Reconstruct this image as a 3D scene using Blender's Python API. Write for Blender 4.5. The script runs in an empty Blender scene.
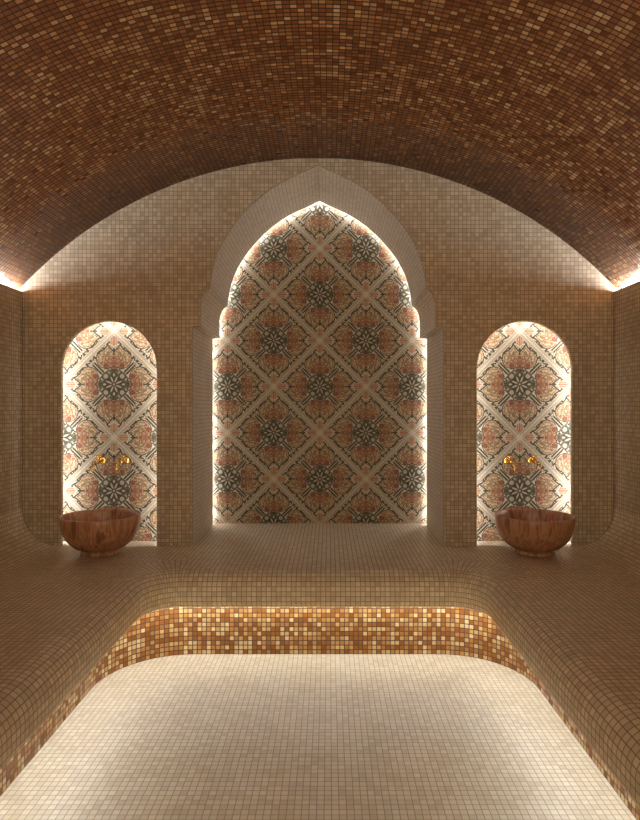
import bpy, bmesh, math, random
from mathutils import Vector
from mathutils.geometry import tessellate_polygon
random.seed(4)
S = bpy.context.scene
COL = S.collection
PI = math.pi

# ---------------------------------------------------------------- camera, world, exposure
CAMX = 0.0745
cam = bpy.data.cameras.new('camera')
cam.sensor_fit = 'VERTICAL'
cam.sensor_height = 36.0
cam.lens = 600 * 36 / 820
cam.shift_x = -9 / 820
cam.shift_y = -2 / 820
cam.clip_start = 0.02
camo = bpy.data.objects.new('camera', cam)
camo.location = (CAMX, 0, 1.5)
camo.rotation_euler = (PI / 2, 0, 0)
COL.objects.link(camo)
S.camera = camo

world = bpy.data.worlds.new('world')
S.world = world
world.use_nodes = True
bg = world.node_tree.nodes['Background']
bg.inputs['Color'].default_value = (1.0, 0.84, 0.61, 1)
bg.inputs['Strength'].default_value = 1.85

S.view_settings.view_transform = 'Standard'
S.view_settings.look = 'None'
S.view_settings.gamma = 1
S.view_settings.exposure = 0.0
S.view_settings.use_curve_mapping = False
S.cycles.max_bounces = 10
S.cycles.diffuse_bounces = 6
S.cycles.use_denoising = True
S.cycles.caustics_reflective = False

# strengths of the hidden light strips (W/m2-like emission)
E_BENCH, E_COVE, E_ARCH, E_SIDE = 64.0, 165.0, 36.0, 35.0
WARM = (0.94, 0.98, 1.08, 1)
WHITE = (0.95, 0.98, 1.06, 1)

# ---------------------------------------------------------------- dimensions (metres)
HB = 0.565            # bench height
YW = 4.065            # face of the back wall
XW = 2.0              # half width of the room
XF = 1.195            # half width of the floor
YP = 3.655            # plinth of the back bench
RP = 0.45             # corner radius of the plinth
OV = 0.265            # overhang of the bench lip
SPR = 2.293           # springing of the vault
RC = 2.747            # vault radius
CZ = 3.194 - RC
YN = 4.797            # back edge of the central niche reveal
YNP = 4.866           # mosaic panel of the central niche
YS = 4.215            # mosaic panel of the side niches
YB = -1.6             # open end of the room, behind the camera
T = 0.028             # tile pitch

# ---------------------------------------------------------------- node helper
class NB:
    def __init__(s, name):
        s.mat = bpy.data.materials.new(name)
        s.mat.use_nodes = True
        s.t = s.mat.node_tree
        s.bsdf = s.t.nodes['Principled BSDF']
    def put(s, sock, v):
        if isinstance(v, bpy.types.NodeSocket):
            s.t.links.new(v, sock)
        elif v is not None:
            sock.default_value = v
    def m(s, op, a=None, b=None, c=None, clamp=False):
        n = s.t.nodes.new('ShaderNodeMath')
        n.operation = op
        n.use_clamp = clamp
        for i, v in enumerate((a, b, c)):
            if v is not None:
                s.put(n.inputs[i], v)
        return n.outputs[0]
    def add(s, a, b): return s.m('ADD', a, b)
    def sub(s, a, b): return s.m('SUBTRACT', a, b)
    def mul(s, a, b): return s.m('MULTIPLY', a, b)
    def ab(s, a): return s.m('ABSOLUTE', a)
    def lt(s, a, b): return s.m('LESS_THAN', a, b)
    def gt(s, a, b): return s.m('GREATER_THAN', a, b)
    def mn(s, a, b): return s.m('MINIMUM', a, b)
    def mx(s, a, b): return s.m('MAXIMUM', a, b)
    def length(s, a, b): return s.m('SQRT', s.add(s.mul(a, a), s.mul(b, b)))
    def comb(s, x, y, z=0.0):
        n = s.t.nodes.new('ShaderNodeCombineXYZ')
        for i, v in enumerate((x, y, z)):
            s.put(n.inputs[i], v)
        return n.outputs[0]
    def sep(s, v):
        n = s.t.nodes.new('ShaderNodeSeparateXYZ')
        s.put(n.inputs[0], v)
        return n.outputs
    def mix(s, f, a, b):
        n = s.t.nodes.new('ShaderNodeMix')
        n.data_type = 'RGBA'
        s.put(n.inputs[0], f)
        s.put(n.inputs[6], a)
        s.put(n.inputs[7], b)
        return n.outputs[2]
    def ramp(s, f, stops, interp='LINEAR'):
        n = s.t.nodes.new('ShaderNodeValToRGB')
        n.color_ramp.interpolation = interp
        e = n.color_ramp.elements
        e[0].position, e[0].color = stops[0][0], stops[0][1]
        e[1].position, e[1].color = stops[-1][0], stops[-1][1]
        for p, c in stops[1:-1]:
            k = e.new(p)
            k.color = c
        s.put(n.inputs[0], f)
        return n.outputs[0]
    def uv(s):
        return s.t.nodes.new('ShaderNodeTexCoord').outputs['UV']
    def obj(s):
        return s.t.nodes.new('ShaderNodeTexCoord').outputs['Object']
    def noise(s, vec, scale, detail=2.0, out='Fac'):
        n = s.t.nodes.new('ShaderNodeTexNoise')
        s.put(n.inputs['Vector'], vec)
        n.inputs['Scale'].default_value = scale
        n.inputs['Detail'].default_value = detail
        return n.outputs[out]
    def white(s, vec):
        n = s.t.nodes.new('ShaderNodeTexWhiteNoise')
        n.noise_dimensions = '3D'
        s.put(n.inputs['Vector'], vec)
        return n.outputs
    def bump(s, h, strength, dist):
        n = s.t.nodes.new('ShaderNodeBump')
        n.inputs['Strength'].default_value = strength
        n.inputs['Distance'].default_value = dist
        s.put(n.inputs['Height'], h)
        s.t.links.new(n.outputs[0], s.bsdf.inputs['Normal'])
    def out(s, col, rough, spec=0.5, metal=0.0):
        s.put(s.bsdf.inputs['Base Color'], col)
        s.put(s.bsdf.inputs['Roughness'], rough)
        s.bsdf.inputs['Specular IOR Level'].default_value = spec
        s.bsdf.inputs['Metallic'].default_value = metal
        return s.mat

def C4(r, g, b): return (r, g, b, 1)

def tile_mat(name, stops, grout, su=T, sv=T, rough=0.45, gw=0.06, gwv=None, patch=0.25, interp='LINEAR', spec=0.4, tilt=0.0):
    """square mosaic tiles: one random colour per tile, grout lines, domed tile edges"""
    b = NB(name)
    u, v, _ = b.sep(b.uv())
    u = b.m('DIVIDE', u, su)
    v = b.m('DIVIDE', v, sv)
    cu, cv = b.m('FLOOR', u), b.m('FLOOR', v)
    fu = b.sub(0.5, b.ab(b.sub(b.m('FRACT', u), 0.5)))
    fv = b.sub(0.5, b.ab(b.sub(b.m('FRACT', v), 0.5)))
    e = b.mn(fu, fv)
    w = b.white(b.comb(cu, cv, 3.0))
    n = b.noise(b.comb(cu, cv, 0.0), 0.16, 2.0)
    r = b.add(b.mul(w[0], 1.0 - patch), b.mul(b.m('MULTIPLY_ADD', b.sub(n, 0.5), 2.2, 0.5, clamp=True), patch))
    col = b.ramp(r, stops, interp)
    g = b.mx(b.lt(fu, gw), b.lt(fv, gwv or gw))
    col = b.mix(g, col, grout)
    ro = b.add(b.mul(g, 0.35), b.add(rough, b.mul(b.sub(w[0], 0.5), 0.15)))
    h = b.m('SMOOTH_MIN', b.mul(e, 3.0), 0.4, 0.15)
    b.bump(h, 0.5, su * 0.10)
    if tilt:
        nm = b.t.nodes.new('ShaderNodeNewGeometry')
        # every tessera is set at its own slight tilt
        vm = b.t.nodes.new('ShaderNodeVectorMath'); vm.operation = 'SUBTRACT'
        b.put(vm.inputs[0], w[1]); vm.inputs[1].default_value = (0.5, 0.5, 0.5)
        sc = b.t.nodes.new('ShaderNodeVectorMath'); sc.operation = 'SCALE'
        b.put(sc.inputs[0], vm.outputs[0]); sc.inputs['Scale'].default_value = tilt
        ad = b.t.nodes.new('ShaderNodeVectorMath'); ad.operation = 'ADD'
        bn = b.bsdf.inputs['Normal'].links[0].from_socket
        b.put(ad.inputs[0], bn); b.put(ad.inputs[1], sc.outputs[0])
        no = b.t.nodes.new('ShaderNodeVectorMath'); no.operation = 'NORMALIZE'
        b.put(no.inputs[0], ad.outputs[0])
        b.t.links.new(no.outputs[0], b.bsdf.inputs['Normal'])
    return b.out(col, ro, spec)

M = {}
M['wall'] = tile_mat('beige_wall_mosaic', [(0, C4(.37, .285, .185)), (.5, C4(.48, .38, .255)), (1, C4(.60, .49, .345))],
                     C4(.25, .185, .115), gw=0.07)
M['bench'] = tile_mat('beige_bench_mosaic', [(0, C4(.47, .38, .25)), (.5, C4(.60, .495, .34)), (1, C4(.72, .61, .44))],
                      C4(.26, .195, .12), gw=0.07, rough=0.4)
M['floor'] = tile_mat('pale_floor_mosaic', [(0, C4(.50, .415, .265)), (.5, C4(.61, .53, .36)), (1, C4(.69, .62, .45))],
                      C4(.32, .255, .17), gw=0.055, rough=0.42, patch=0.35)
M['reveal'] = tile_mat('led_lightened_reveal_mosaic', [(0, C4(.56, .49, .38)), (.5, C4(.67, .60, .48)), (1, C4(.76, .69, .57))],
                       C4(.42, .34, .25), gw=0.07)  # wall tile made paler: strip light spilling on the reveal is in the colour
M['vault'] = tile_mat('rust_vault_mosaic', [(0, C4(.145, .046, .011)), (.42, C4(.20, .068, .017)), (.66, C4(.28, .11, .030)), (.84, C4(.42, .225, .080)), (1, C4(.56, .38, .18))],
                      C4(.050, .020, .008), su=0.0305, sv=0.0262, gw=0.065, gwv=.14, rough=0.34, patch=0.22, spec=0.25, tilt=0.05)
M['plinth'] = tile_mat('orange_plinth_mosaic', [(0, C4(.20, .070, .014)), (.35, C4(.30, .125, .027)), (.62, C4(.40, .21, .06)), (.80, C4(.52, .36, .15)), (1, C4(.66, .55, .33))],
                       C4(.075, .028, .010), gw=0.10, rough=0.3, patch=0.15, tilt=0.04)

def pattern_mat(name, h):
    """diagonal lattice of floral medallions; uv in metres, origin on a medallion"""
    b = NB(name)
    x, y, _ = b.sep(b.uv())
    x = b.m('DIVIDE', x, h)
    y = b.m('DIVIDE', y, h)
    u = b.mul(b.add(x, y), 0.5)
    v = b.mul(b.sub(x, y), 0.5)
    fu = b.sub(u, b.m('ROUND', u))
    fv = b.sub(v, b.m('ROUND', v))
    ax = b.ab(b.add(fu, fv))
    ay = b.ab(b.sub(fu, fv))
    p, q = b.mx(ax, ay), b.mn(ax, ay)
    r = b.length(p, q)
    CREAM, BAND = C4(.65, .60, .50), C4(.50, .44, .34)
    LINE, DARK, TAN = C4(.24, .18, .12), C4(.045, .042, .025), C4(.52, .35, .20)
    RUST, RED, PINK = C4(.38, .155, .075), C4(.30, .095, .052), C4(.52, .33, .21)
    OLIVE, LIGHT = C4(.26, .22, .10), C4(.46, .41, .31)
    def circ(cx, cy, rad):
        return b.lt(b.length(b.sub(p, cx), b.sub(q, cy)), rad)
    def ell(cx, cy, ang, la, lb):
        dx, dy = b.sub(p, cx), b.sub(q, cy)
        c, s_ = math.cos(ang), math.sin(ang)
        a1 = b.mul(b.add(b.mul(dx, c), b.mul(dy, s_)), 1 / la)
        a2 = b.mul(b.sub(b.mul(dy, c), b.mul(dx, s_)), 1 / lb)
        return b.lt(b.length(a1, a2), 1.0)
    fold = b.comb(p, q, 0.0)
    nz = b.noise(fold, 11.0, 2.0)
    nf = b.noise(fold, 30.0, 1.0)
    nf2 = b.noise(b.comb(p, q, 4.7), 46.0, 1.0)
    col = b.mix(b.m('MULTIPLY_ADD', b.sub(nf, 0.5), 1.6, 0.35, clamp=True), CREAM, C4(.54, .48, .36))
    # fine scrolls between the flower and the band
    scroll = b.lt(b.ab(b.sub(nz, 0.5)), 0.022)
    col = b.mix(b.mul(scroll, b.gt(r, 0.30)), col, C4(.17, .15, .08))
    col = b.mix(b.mul(b.gt(nf2, 0.62), b.gt(r, 0.34)), col, C4(.38, .24, .14))
    # leaves
    for a in ((.50, .355, .9, .070, .020), (.60, .29, -.5, .055, .020), (.68, .205, 1.2, .045, .016), (.43, .43, .2, .045, .020),
              (.76, .12, -.7, .045, .012), (.55, .30, 1.9, .04, .016), (.64, .24, .2, .035, .014), (.47, .39, -.4, .035, .012), (.66, .25, 2.0, .03, .011), (.53, .385, 2.3, .035, .013), (.62, .30, .75, .04, .012), (.70, .22, 2.3, .03, .012), (.78, .135, .8, .03, .010), (.80, .09, .5, .03, .010), (.86, .04, 1.4, .03, .010)):
        col = b.mix(ell(*a), col, DARK)
    # arms on the diagonals
    dd = b.mul(b.sub(p, q), 0.7071)
    dl = b.mul(b.add(p, q), 0.7071)
    reach = b.mul(b.gt(dl, .24), b.lt(dl, .54))
    arm = b.mul(b.lt(b.ab(b.sub(dd, 0.026)), 0.016), reach)
    col = b.mix(b.mul(b.lt(dd, 0.026), reach), col, C4(.50, .43, .31))
    col = b.mix(arm, col, DARK)
    # heart of petals, drawn out to two points
    d1 = b.sub(b.length(b.sub(p, .475), b.mul(b.sub(q, .135), .92)), .178)
    d2 = b.sub(b.add(b.mul(b.ab(b.sub(p, .54)), .62), b.mul(b.ab(b.sub(q, .115)), .78)), .128)
    d = b.m('SMOOTH_MIN', d1, d2, .03)
    inside = b.lt(d, 0.0)
    PEACH = C4(.60, .49, .35)
    wr = b.ramp(b.m('MULTIPLY_ADD', b.sub(nf, .5), 2.6, .5, clamp=True),
                [(0, C4(.16, .085, .04)), (.24, C4(.36, .20, .10)), (.34, TAN), (.52, PEACH), (.70, C4(.62, .51, .35)), (1, OLIVE)])
    col = b.mix(inside, col, wr)
    col = b.mix(b.mul(b.lt(b.ab(b.sub(nz, .5)), .016), inside), col, C4(.28, .15, .07))
    col = b.mix(b.lt(b.ab(b.add(d, .040)), .006), col, C4(.30, .17, .08))
    col = b.mix(b.lt(b.ab(b.add(d, .095)), .005), col, C4(.34, .17, .08))
    for c, k in (((.35, .0, .075), RUST), ((.44, .075, .055), RUST), ((.35, .15, .050), RED), ((.50, .0, .035), RED),
                 ((.44, .075, .028), PINK), ((.35, .055, .024), PINK), ((.52, .20, .036), TAN), ((.52, .20, .018), OLIVE),
                 ((.59, .10, .028), OLIVE), ((.40, .235, .026), RUST), ((.46, .15, .022), OLIVE)):
        sc_ = b.mix(b.gt(nf2, .53), k, tuple(min(1, v * .62) for v in k[:3]) + (1,))
        col = b.mix(circ(*c), col, sc_)
    col = b.mix(b.mul(inside, b.lt(nf2, .40)), col, C4(.15, .09, .045))
    edge = b.mul(b.lt(b.ab(d), b.add(.007, b.mul(b.gt(p, .56), .005))), b.gt(r, .30))
    col = b.mix(edge, col, DARK)
    col = b.mix(ell(.62, .0, 0, .075, .018), col, DARK)
    # small flower on the axis
    fl = ell(.80, 0, 0, .07, .075)
    stripe = b.lt(b.m('FRACT', b.mul(q, 30.0)), .40)
    col = b.mix(fl, col, b.mix(stripe, PINK, C4(.36, .15, .08)))
    # wheel: dark foliage around light petals on dark spokes
    col = b.mix(b.lt(r, b.add(.245, b.mul(nf, .10))), col, DARK)
    wheel_light = b.mul(b.gt(nf2, .53), b.mul(b.gt(r, .17), b.lt(r, .30)))
    col = b.mix(b.mul(wheel_light, .7), col, C4(.24, .235, .16))
    for cx_, cy_, an in ((.10 * math.cos(PI / 8), .10 * math.sin(PI / 8), PI / 8),):
        col = b.mix(ell(cx_, cy_, an, .058, .017), col, LIGHT)
    col = b.mix(ell(.175, 0, 0, .030, .018), col, C4(.50, .46, .36))
    col = b.mix(circ(.152, .152, .040), col, LIGHT)
    col = b.mix(circ(.150, .150, .016), col, C4(.42, .36, .26))
    col = b.mix(circ(.0, .0, .022), col, C4(.42, .36, .26))
    col = b.mix(ell(.225, .095, .9, .032, .013), col, C4(.45, .42, .33))
    # band along the diamond border
    e = b.sub(1.0, b.add(p, q))
    band = b.lt(e, .088)
    col = b.mix(band, col, b.mix(b.lt(nf, .5), BAND, C4(.56, .49, .37)))
    for c0, w0 in ((.088, .005), (.052, .005), (.034, .005)):
        col = b.mix(b.lt(b.ab(b.sub(e, c0)), w0), col, LINE)
    col = b.mix(b.mul(band, b.mul(b.gt(nf2, .64), b.gt(e, .055))), col, C4(.26, .21, .13))
    # crossing
    cr = b.lt(b.length(b.sub(p, 1.0), q), .06)
    col = b.mix(cr, col, C4(.58, .50, .38))
    # tesserae
    uv = b.sep(b.uv())
    gu = b.sub(.5, b.ab(b.sub(b.m('FRACT', b.mul(uv[0], 1 / .0125)), .5)))
    gv = b.sub(.5, b.ab(b.sub(b.m('FRACT', b.mul(uv[1], 1 / .0125)), .5)))
    g = b.lt(b.mn(gu, gv), .07)
    col = b.mix(b.mul(g, .35), col, C4(.30, .24, .17))
    return b.out(col, 0.5, 0.25)
M['pattern'] = pattern_mat('floral_medallion_mosaic', 0.374)

def bowl_mat():
    b = NB('striped_red_brown_stone')
    x, y, z = b.sep(b.obj())
    n = b.noise(b.comb(b.mul(x, 9.0), b.mul(y, 9.0), b.mul(z, 1.2)), 1.7, 4.0)
    n2 = b.noise(b.comb(b.mul(x, 30.0), b.mul(y, 30.0), b.mul(z, 3.0)), 1.5, 3.0)
    f = b.add(b.mul(n, .75), b.mul(n2, .25))
    col = b.ramp(f, [(.32, C4(.10, .045, .024)), (.43, C4(.28, .11, .052)), (.50, C4(.47, .25, .13)), (.56, C4(.30, .12, .058)), (.62, C4(.45, .19, .10)), (.72, C4(.54, .37, .22))])
    b.bump(f, 0.15, 0.003)
    return b.out(col, 0.3, 0.5)
M['stone'] = bowl_mat()
b_ = NB('polished_brass')
M['brass'] = b_.out(b_.ramp(b_.noise(b_.obj(), 40.0), [(.3, C4(.72, .40, .09)), (.7, C4(.85, .52, .15))]), 0.22, 0.5, 1.0)

def light_mat(name, color, strength):
    m = bpy.data.materials.new(name)
    m.use_nodes = True
    nt = m.node_tree
    nt.nodes.remove(nt.nodes['Principled BSDF'])
    e = nt.nodes.new('ShaderNodeEmission')
    e.inputs[0].default_value = color
    e.inputs[1].default_value = strength
    nt.links.new(e.outputs[0], nt.nodes['Material Output'].inputs[0])
    return m
M['led_bench'] = light_mat('warm_led_bench', WARM, E_BENCH)
M['led_cove'] = light_mat('warm_led_cove', WARM, E_COVE)
M['led_arch'] = light_mat('white_led_arch', WHITE, E_ARCH)
M['led_side'] = light_mat('white_led_side', WHITE, E_SIDE)

# ---------------------------------------------------------------- mesh helpers
def make(name, verts, faces, mat, parent=None, uvs=None, smooth=False, kind=None):
    """uvs: one (u, v) per face corner, face by face"""
    me = bpy.data.meshes.new(name)
    me.from_pydata([tuple(v) for v in verts], [], faces)
    if uvs:
        lay = me.uv_layers.new(name='UVMap')
        i = 0
        for f in uvs:
            for c in f:
                lay.data[i].uv = c
                i += 1
    me.materials.append(M[mat])
    me.validate()
    if smooth:
        for p in me.polygons:
            p.use_smooth = True
    o = bpy.data.objects.new(name, me)
    COL.objects.link(o)
    if parent:
        o.parent = parent
    if kind:
        o['kind'] = kind
    return o

class Geo:
    def __init__(s):
        s.v, s.f, s.u = [], [], []
    def grid(s, rows, uvrows):
        """rows: list of point rows; joins neighbours with quads"""
        base = len(s.v)
        n = len(rows[0])
        for r in rows:
            s.v += [tuple(c) for c in r]
        for i in range(len(rows) - 1):
            for j in range(n - 1):
                s.f.append((base + i * n + j, base + i * n + j + 1, base + (i + 1) * n + j + 1, base + (i + 1) * n + j))
                s.u.append((uvrows[i][j], uvrows[i][j + 1], uvrows[i + 1][j + 1], uvrows[i + 1][j]))
    def poly(s, pts, uvf):
        base = len(s.v)
        s.v += [tuple(c) for c in pts]
        for t in tessellate_polygon([[Vector(c) for c in pts]]):
            s.f.append(tuple(base + k for k in t))
            s.u.append(tuple(uvf(pts[k]) for k in t))
    def make(s, name, mat, **k):
        return make(name, s.v, s.f, mat, uvs=s.u, **k)

def fix_normals(o):
    bm = bmesh.new()
    bm.from_mesh(o.data)
    bmesh.ops.remove_doubles(bm, verts=bm.verts, dist=1e-5)
    bmesh.ops.recalc_face_normals(bm, faces=bm.faces)
    bm.to_mesh(o.data)
    bm.free()

def tag(o, label, cat, group=None):
    o['label'] = label
    o['category'] = cat
    if group:
        o['group'] = group
    return o

# ---------------------------------------------------------------- plan path of the bench
def bench_path():
    """points (x, y, outward nx, ny, arc length) along the plinth, left end to right end"""
    P = []
    y0 = YB
    yc = YP - RP
    xc = XF - RP
    n = 40
    for i in range(n + 1):
        P.append((-XF, y0 + (yc - y0) * i / n, -1, 0))
    for i in range(1, 24):
        a = PI - (PI / 2) * i / 24
        P.append((-xc + RP * math.cos(a), yc + RP * math.sin(a), math.cos(a), math.sin(a)))
    for i in range(0, 21):
        P.append((-xc + 2 * xc * i / 20, YP, 0, 1))
    for i in range(1, 24):
        a = PI / 2 - (PI / 2) * i / 24
        P.append((xc + RP * math.cos(a), yc + RP * math.sin(a), math.cos(a), math.sin(a)))
    for i in range(0, n + 1):
        P.append((XF, yc + (y0 - yc) * i / n, 1, 0))
    return P
PATH = bench_path()
def offset_path(d, z):
    return [(x + nx * d, y + ny * d, z) for x, y, nx, ny in PATH]
def arclen(pts):
    L = [0.0]
    for a, b in zip(pts, pts[1:]):
        L.append(L[-1] + math.hypot(a[0] - b[0], a[1] - b[1]))
    h = L[-1] / 2
    return [l - h for l in L]

# ---------------------------------------------------------------- structure: floor
g = Geo()
g.poly([(-2.06, YB, 0), (2.06, YB, 0), (2.06, YW, 0), (-2.06, YW, 0)], lambda c: (c[0], c[1]))
o = g.make('floor', 'floor', kind='structure')

# vault
g = Geo()
def vault_row(x, z, y): return (x, y, z)
na = 64
a1 = math.asin(2.064 / RC)
rows, uvr = [], []
ys = [YB + (YW + 0.04 - YB) * k / 8 for k in range(9)]
for y in ys:
    rows.append([(RC * math.sin(-a1 + 2 * a1 * i / na), y, CZ + RC * math.cos(-a1 + 2 * a1 * i / na)) for i in range(na + 1)])
    uvr.append([(RC * (-a1 + 2 * a1 * i / na), y) for i in range(na + 1)])
g.grid(rows, uvr)
ceil = g.make('ceiling', 'vault', kind='structure', smooth=True)
sm = ceil.modifiers.new('thickness', 'SOLIDIFY')
sm.thickness = 0.08
sm.offset = 1.0 if ceil.data.polygons[0].normal.z > 0 else -1.0

# ---------------------------------------------------------------- niche outlines (x, z), left foot over the top to the right foot
K = 600 / YN
def ox(px): return (319.7 - px) / K
def oz(py): return 1.5 + (408 - py) / K
half = [(212.8, 524.6), (212.8, 339.2), (219.9, 338.6), (219.9, 326), (220.0, 320), (220.8, 315), (222.5, 311), (225, 308), (228.0, 306.2),
        (228.4, 300), (229.4, 293), (231.2, 285), (234.2, 276), (238.2, 267.5), (243.5, 258.5), (249.6, 250), (256.5, 242), (264.5, 233.8), (273.5, 226),
        (283, 219.2), (293, 213.6), (303, 208.9), (312, 205.0), (319.7, 201.2)]
HALF = [(ox(a), oz(b_)) for a, b_ in half]
HALF[0] = (HALF[0][0], HB)
BIG = [(-x, z) for x, z in HALF] + [(x, z) for x, z in reversed(HALF[:-1])]
def round_arch(cx, hw, top, n=28):
    zs = top - hw
    return [(cx - hw, HB)] + [(cx + hw * math.cos(PI - PI * i / n), zs + hw * math.sin(PI - PI * i / n)) for i in range(n + 1)] + [(cx + hw, HB)]
CXL, CXR, HW, TOPN = -1.416, 1.400, 0.324, 2.089
LEFTN, RIGHTN = round_arch(CXL, HW, TOPN), round_arch(CXR, HW, TOPN)
def grow(line, d):
    """offset an open outline outwards (feet stay on the sill)"""
    out = []
    n = len(line)
    for i, (x, z) in enumerate(line):
        a = line[max(i - 1, 0)]
        b = line[min(i + 1, n - 1)]
        def nrm(p, q):
            dx, dz = q[0] - p[0], q[1] - p[1]
            l = math.hypot(dx, dz) or 1
            return (-dz / l, dx / l)
        if i == 0: nx, nz = nrm(line[0], line[1]); k = 1
        elif i == n - 1: nx, nz = nrm(line[-2], line[-1]); k = 1
        else:
            n1, n2 = nrm(a, (x, z)), nrm((x, z), b)
            nx, nz = n1[0] + n2[0], n1[1] + n2[1]
            l = math.hypot(nx, nz) or 1
            nx, nz = nx / l, nz / l
            k = min(1.5, 1 / max(.4, nx * n1[0] + nz * n1[1]))
        out.append((x + nx * d * k, z + nz * d * k))
    out[0] = (out[0][0], HB)
    out[-1] = (out[-1][0], HB)
    return out

# back wall: one slab with the three openings cut in its lower edge
outer = []
aw = math.asin(2.06 / RC)
zb = CZ + RC * math.cos(aw) - 0.03
outline = [(-2.12, HB - .02)]
NARC = 60
arc = [(RC * math.sin(-aw + 2 * aw * i / NARC) * 1.003, CZ + (RC + .01) * math.cos(-aw + 2 * aw * i / NARC)) for i in range(NARC + 1)]
bottom = [(2.12, HB)] + list(reversed(RIGHTN)) + list(reversed(BIG)) + list(reversed(LEFTN)) + [(-2.12, HB)]
ring = arc + bottom
TW = 0.03
g = Geo()
for yy in (YW, YW + TW):
    g.poly([(x, yy, z) for x, z in ring], lambda c: (c[0], c[2]))
L = 0.0
n = len(ring)
for i in range(n):
    a, b2 = ring[i], ring[(i + 1) % n]
    l = math.hypot(a[0] - b2[0], a[1] - b2[1])
    base = len(g.v)
    g.v += [(a[0], YW, a[1]), (b2[0], YW, b2[1]), (b2[0], YW + TW, b2[1]), (a[0], YW + TW, a[1])]
    g.f.append((base, base + 1, base + 2, base + 3))
    g.u.append(((L, YW), (L + l, YW), (L + l, YW + TW), (L, YW + TW)))
    L += l
wall_back = g.make('wall_back', 'wall', kind='structure')
fix_normals(wall_back)

# side walls, with a hidden cove for the light strip along the top
for s, nm in ((-1, 'wall_left'), (1, 'wall_right')):
    g = Geo()
    z0 = HB + 0.25
    x0, x1 = s * XW, s * (XW + .008)
    top = SPR - .004
    prof = [(x0, z0 - .4), (x0, top), (x1, top), (x1, top - .026), (s * 2.065, top - .026), (s * 2.065, z0 - .4), (x0, z0 - .4)]
    ds = [0]
    for a, b2 in zip(prof, prof[1:]):
        ds.append(ds[-1] + math.hypot(a[0] - b2[0], a[1] - b2[1]))
    rows = [[(p[0], y, p[1]) for p in prof] for y in (YB, YW)]
    uvr = [[(y, z0 - .4 + d) for d in ds] for y in (YB, YW)]
    g.grid(rows, uvr)
    w = g.make(nm, 'wall', kind='structure')
    fix_normals(w)
    # rounded cove between the wall and the bench
    g = Geo()
    RCV = .25
    pr = [(s * (XW - RCV + RCV * math.sin(PI / 2 * i / 10)), HB + RCV - RCV * math.cos(PI / 2 * i / 10)) for i in range(11)]
    g.grid([[(p[0], y, p[1]) for p in pr] for y in (YB, YW)], [[(s * (XW - RCV + RCV * PI / 2 * i / 10), y) for i in range(11)] for y in (YB, YW)])
    cv = g.make('cove', 'bench', parent=w, smooth=True)
    if cv.data.polygons[5].normal.z < 0:
        cv.data.flip_normals()
    cx, cz = s * 2.024, SPR - .006
    make('light_strip', [(cx + dx, y, cz + dz) for y in (YB + .02, YW - .005) for dx, dz in ((-.008, 0), (.008, 0), (.008, -.008), (-.008, -.008))],
         [(0, 1, 5, 4), (1, 2, 6, 5), (2, 3, 7, 6), (3, 0, 4, 7), (0, 3, 2, 1), (4, 5, 6, 7)], 'led_cove', parent=w)

# reveal of the deep central niche and the pockets behind the three openings
def extrude(g, line, y0, y1, n=1):
    L = [0.0]
    for a, b2 in zip(line, line[1:]):
        L.append(L[-1] + math.hypot(a[0] - b2[0], a[1] - b2[1]))
    h = L[-1] / 2
    ys_ = [y0 + (y1 - y0) * k / n for k in range(n + 1)]
    g.grid([[(x, y, z) for x, z in line] for y in ys_], [[(l - h, y) for l in L] for y in ys_])
# scaled rows keep the outline the same size front to back: a straight tunnel
g = Geo()
extrude(g, BIG, YW + TW, YN)
rim = grow(BIG, .07)
# back flange of the reveal, hiding the light strip
for i in range(len(BIG) - 1):
    base = len(g.v)
    g.v += [(rim[i][0], YN - .075, rim[i][1]), (rim[i + 1][0], YN - .075, rim[i + 1][1]), (BIG[i + 1][0], YN - .075, BIG[i + 1][1]), (BIG[i][0], YN - .075, BIG[i][1])]
    g.f.append((base, base + 1, base + 2, base + 3))
    g.u.append(((0, 0), (.02, 0), (.02, .07), (0, .07)))
extrude(g, rim, YN - .075, YNP + .002)
xb = rim[-1][0]
gs = Geo()
gs.poly([(-xb, YW, HB), (xb, YW, HB), (xb, YNP, HB), (-xb, YNP, HB)], lambda c: (c[0], c[1]))
gs.make('sill', 'bench', parent=wall_back)
rev = g.make('niche_reveal', 'reveal', parent=wall_back)
for line in (LEFTN, RIGHTN):
    g = Geo()
    r2 = grow(line, .075)
    extrude(g, r2, YW + TW - .005, YS + .002)
    g.poly([(r2[0][0], YW, HB), (r2[-1][0], YW, HB), (r2[-1][0], YS, HB), (r2[0][0], YS, HB)], lambda c: (c[0], c[1]))
    g.make('niche_reveal', 'reveal', parent=wall_back)

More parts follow.
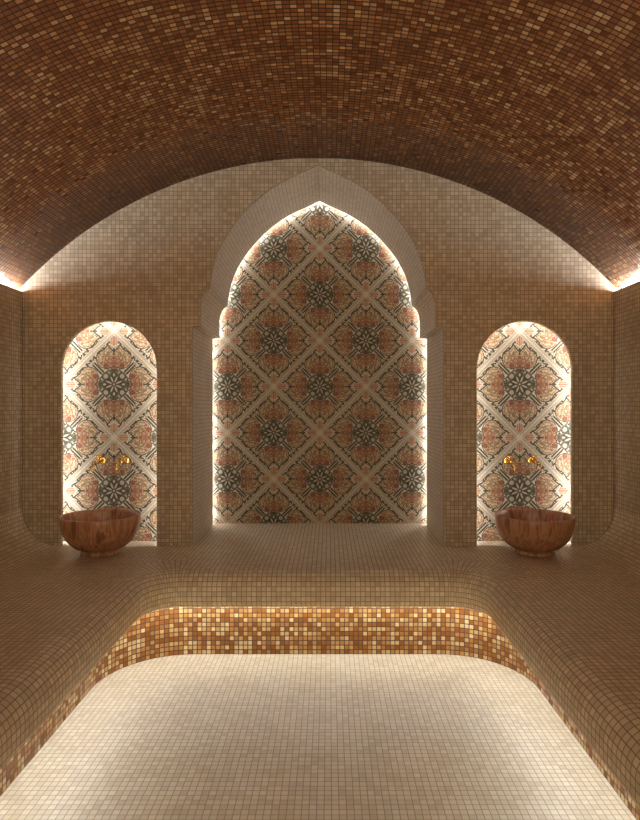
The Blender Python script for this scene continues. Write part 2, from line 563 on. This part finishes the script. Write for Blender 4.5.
# ---------------------------------------------------------------- mosaic panels with their light strips
def panel(name, line, y, grow_d, cx, cz, label, strip_d, strip_y, mat, w, strip_z0=0.0):
    out = grow(line, grow_d)
    g = Geo()
    g.poly([(x, y, z) for x, z in out], lambda c: (c[0] - cx, c[2] - cz))
    g.poly([(x, y + .012, z) for x, z in out], lambda c: (c[0] - cx, c[2] - cz))
    n = len(out)
    for i in range(n):
        a, b2 = out[i], out[(i + 1) % n]
        base = len(g.v)
        g.v += [(a[0], y, a[1]), (b2[0], y, b2[1]), (b2[0], y + .012, b2[1]), (a[0], y + .012, a[1])]
        g.f.append((base, base + 1, base + 2, base + 3))
        g.u.append(tuple((q[0] - cx, q[1] - cz) for q in (a, b2, b2, a)))
    p = g.make(name, 'pattern')
    fix_normals(p)
    tag(p, label, 'mosaic panel')
    s1 = grow(line, strip_d)
    s2 = grow(line, strip_d + w)
    g = Geo()
    if strip_z0:
        s1[0] = (s1[0][0], HB + strip_z0); s1[-1] = (s1[-1][0], HB + strip_z0)
        s2[0] = (s2[0][0], HB + strip_z0); s2[-1] = (s2[-1][0], HB + strip_z0)
    rows = [[(x, strip_y, z) for x, z in s1], [(x, strip_y, z) for x, z in s2], [(x, strip_y - .004, z) for x, z in s2], [(x, strip_y - .004, z) for x, z in s1], [(x, strip_y, z) for x, z in s1]]
    g.grid(rows, [[(0, 0)] * len(s1)] * 5)
    g.make('light_strip', mat, parent=p)
    return p
panel('mosaic_panel', BIG, YNP, .068, 0.0, 1.673, 'tall pointed-arch floral mosaic panel at the back of the deep central niche', .020, YN + .045, 'led_arch', .012, .01)
panel('mosaic_panel', LEFTN, YS, .073, -1.436, 1.666, 'narrow round-topped floral mosaic panel in the niche left of the central arch', .040, YW + TW + .012, 'led_side', .014, .01)
panel('mosaic_panel', RIGHTN, YS, .073, 1.414, 1.666, 'narrow round-topped floral mosaic panel in the niche right of the central arch', .040, YW + TW + .012, 'led_side', .014, .01)

# ---------------------------------------------------------------- the bench
bench = bpy.data.objects.new('bench', None)
COL.objects.link(bench)
bench.location = (0, 0, 0)
tag(bench, 'u-shaped beige mosaic bench with a rounded lip running along three walls', 'bench')
ZU = 1.5 - 1.138      # underside of the lip
prof = [(0.0, ZU + .002), (-OV + .055, ZU + .002)]
for i in range(5):
    a = -PI / 2 - (PI / 2) * i / 4
    prof.append((-OV + .05 + .05 * math.cos(a), ZU + .05 + .05 * math.sin(a)))
R = .105
for i in range(13):
    a = PI - (PI / 2) * i / 12
    prof.append((-OV + R + R * math.cos(a), HB - R + R * math.sin(a)))
DJ = 0.06
prof += [(0.0, HB), (DJ, HB)]
ds = [0.0]
for a, b2 in zip(prof, prof[1:]):
    ds.append(ds[-1] + math.hypot(a[0] - b2[0], a[1] - b2[1]))
vend = YP + DJ
al = arclen(offset_path(-.08, 0))
rows = [offset_path(d, z) for d, z in prof]
uvr = [[(l, vend - ds[-1] + ds[i]) for l in al] for i in range(len(prof))]
g = Geo()
g.grid(rows, uvr)
seat1 = offset_path(DJ, HB)
RCV = .25
ring2 = seat1 + [(XW - RCV, YB, HB), (XW - RCV, YW, HB), (-XW + RCV, YW, HB), (-XW + RCV, YB, HB)]
g.poly(ring2, lambda c: (c[0], c[1]))
seat = g.make('seat', 'bench', parent=bench, smooth=True)
bm = bmesh.new(); bm.from_mesh(seat.data)
bmesh.ops.remove_doubles(bm, verts=bm.verts, dist=1e-5)
bmesh.ops.recalc_face_normals(bm, faces=bm.faces)
up = sum(f.normal.z * f.calc_area() for f in bm.faces)
if up < 0: bmesh.ops.reverse_faces(bm, faces=bm.faces)
bm.to_mesh(seat.data); bm.free()

g = Geo()
al = arclen(offset_path(0, 0))
rows = [offset_path(0, z) for z in (0.0, ZU + .002)]
g.grid(rows, [[(l, z) for l in al] for z in (0.0, T * 10.0 + (ZU + .004 - T * 10.0))])
pl = g.make('plinth', 'plinth', parent=bench, smooth=True)
pl['label'] = 'orange and gold mosaic base under the bench lip'
g = Geo()
rows = [offset_path(d, z) for d, z in ((-.072, ZU - .001), (-.060, ZU - .001), (-.060, ZU + .003), (-.072, ZU + .003), (-.072, ZU - .001))]
g.grid(rows, [[(0, 0)] * len(PATH)] * 5)
g.make('light_strip', 'led_bench', parent=bench)

# ---------------------------------------------------------------- stone bowls
def lathe(prof, n=72):
    V, F = [], []
    for r, z in prof:
        for k in range(n):
            a = 2 * PI * k / n
            V.append((r * math.cos(a), r * math.sin(a), z))
    for i in range(len(prof) - 1):
        for k in range(n):
            F.append((i * n + k, i * n + (k + 1) % n, (i + 1) * n + (k + 1) % n, (i + 1) * n + k))
    V.append((0, 0, prof[0][1])); V.append((0, 0, prof[-1][1]))
    c0, c1 = len(V) - 2, len(V) - 1
    for k in range(n):
        F.append((c0, (k + 1) % n, k))
        F.append((c1, (len(prof) - 1) * n + k, (len(prof) - 1) * n + (k + 1) % n))
    return V, F
outp = [(.10, .030), (.135, .036), (.168, .050), (.200, .075), (.226, .108), (.246, .148), (.257, .188), (.2615, .222), (.2625, .243), (.261, .249)]
inp = [(.254, .250), (.248, .246), (.243, .222), (.236, .186), (.222, .146), (.198, .108), (.165, .076), (.12, .058), (.06, .052), (.01, .051)]
footp = [(.112, 0), (.126, .002), (.130, .008), (.127, .020), (.118, .030), (.116, .040), (.10, .042)]
BY = 3.858
def make_bowl(x, rot):
    t = bpy.data.objects.new('stone_bowl', None)
    COL.objects.link(t)
    V, F = lathe(outp + inp)
    b1 = make('bowl', V, F, 'stone', parent=t, smooth=True); fix_normals(b1)
    V, F = lathe(footp)
    b2 = make('foot', V, F, 'stone', parent=t, smooth=True); fix_normals(b2)
    t.location = (x, BY, HB)
    t.scale = (.945, .945, 1.0)
    t.rotation_euler = (0, 0, rot)
    return t
GB = 'matching reddish-brown bowls in front of the side niches'
bowl = make_bowl(-1.392, 0.0)
tag(bowl, 'round reddish-brown striped bowl on the bench before the left niche', 'bowl', GB)
b2_ = bowl.copy(); COL.objects.link(b2_)
for ch in list(bowl.children):
    c = ch.copy(); COL.objects.link(c); c.parent = b2_
b2_.location = (1.394, BY, HB)
b2_.rotation_euler = (0, 0, 2.2)
b2_['label'] = 'round reddish-brown striped bowl on the bench before the right niche'

# ---------------------------------------------------------------- brass taps
def tube(pts, rad, n=12):
    V, F = [], []
    up0 = Vector((0, 0, 1))
    rads = rad if isinstance(rad, (list, tuple)) else [rad] * len(pts)
    P = [Vector(p) for p in pts]
    pu = None
    for i, p in enumerate(P):
        d = (P[min(i + 1, len(P) - 1)] - P[max(i - 1, 0)]).normalized()
        if pu is None:
            ref = Vector((1, 0, 0)) if abs(d.x) < .9 else Vector((0, 0, 1))
            pu = (ref - d * ref.dot(d)).normalized()
        else:
            pu = (pu - d * pu.dot(d)).normalized()
        w = d.cross(pu)
        for k in range(n):
            a = 2 * PI * k / n
            V.append(p + (pu * math.cos(a) + w * math.sin(a)) * rads[i])
    for i in range(len(P) - 1):
        for k in range(n):
            F.append((i * n + k, i * n + (k + 1) % n, (i + 1) * n + (k + 1) % n, (i + 1) * n + k))
    F.append(tuple(range(n))[::-1])
    F.append(tuple((len(P) - 1) * n + k for k in range(n)))
    return V, F
def joined(parts):
    V, F = [], []
    for v, f in parts:
        b0 = len(V)
        V += v
        F += [tuple(i + b0 for i in q) for q in f]
    return V, F
def make_tap():
    t = bpy.data.objects.new('wall_tap', None)
    COL.objects.link(t)
    V, F = lathe([(.010, 0), (.026, 0), (.028, .003), (.026, .008), (.018, .012), (.014, .018)], 28)
    V = [(v[0], -v[2], v[1]) for v in V]
    fix_normals(make('flange', V, F, 'brass', parent=t, smooth=True))
    V, F = tube([(0, -.010, 0), (0, -.05, 0), (0, -.060, 0), (0, -.085, 0), (0, -.095, 0), (0, -.13, 0)],
                [.011, .011, .017, .017, .011, .010])
    fix_normals(make('body', V, F, 'brass', parent=t, smooth=True))
    pts = [(0, -.125, 0), (0, -.15, .004), (0, -.168, .001), (0, -.180, -.010), (0, -.186, -.028), (0, -.187, -.046), (0, -.187, -.056)]
    V, F = tube(pts, [.010, .0095, .009, .009, .009, .011, .012])
    fix_normals(make('spout', V, F, 'brass', parent=t, smooth=True))
    stem = tube([(0, -.072, .012), (0, -.072, .036), (0, -.072, .042)], [.007, .007, .010])
    ringp = [(.024 * math.cos(a * PI / 8), -.072 + .024 * math.sin(a * PI / 8), .042) for a in range(17)]
    rg = tube(ringp, .005, 8)
    c1 = tube([(-.024, -.072, .042), (.024, -.072, .042)], .004, 8)
    c2 = tube([(0, -.096, .042), (0, -.048, .042)], .004, 8)
    V, F = joined([stem, rg, c1, c2])
    fix_normals(make('handle', V, F, 'brass', parent=t, smooth=True))
    return t
tap = make_tap()
spots = [(-1.517, 'brass wall tap in the left niche, the one farther left'),
         (-1.349, 'brass wall tap in the left niche, the one nearer the central arch'),
         (1.322, 'brass wall tap in the right niche, the one nearer the central arch'),
         (1.493, 'brass wall tap in the right niche, the one farther right')]
for i, (x, lab) in enumerate(spots):
    if i == 0:
        t = tap
    else:
        t = tap.copy(); COL.objects.link(t)
        for ch in list(tap.children):
            c = ch.copy(); COL.objects.link(c); c.parent = t
    t.location = (x, YS, 1.130)
    t.scale = (.85, .98, .9)
    tag(t, lab, 'tap', 'small brass taps above the bowls')
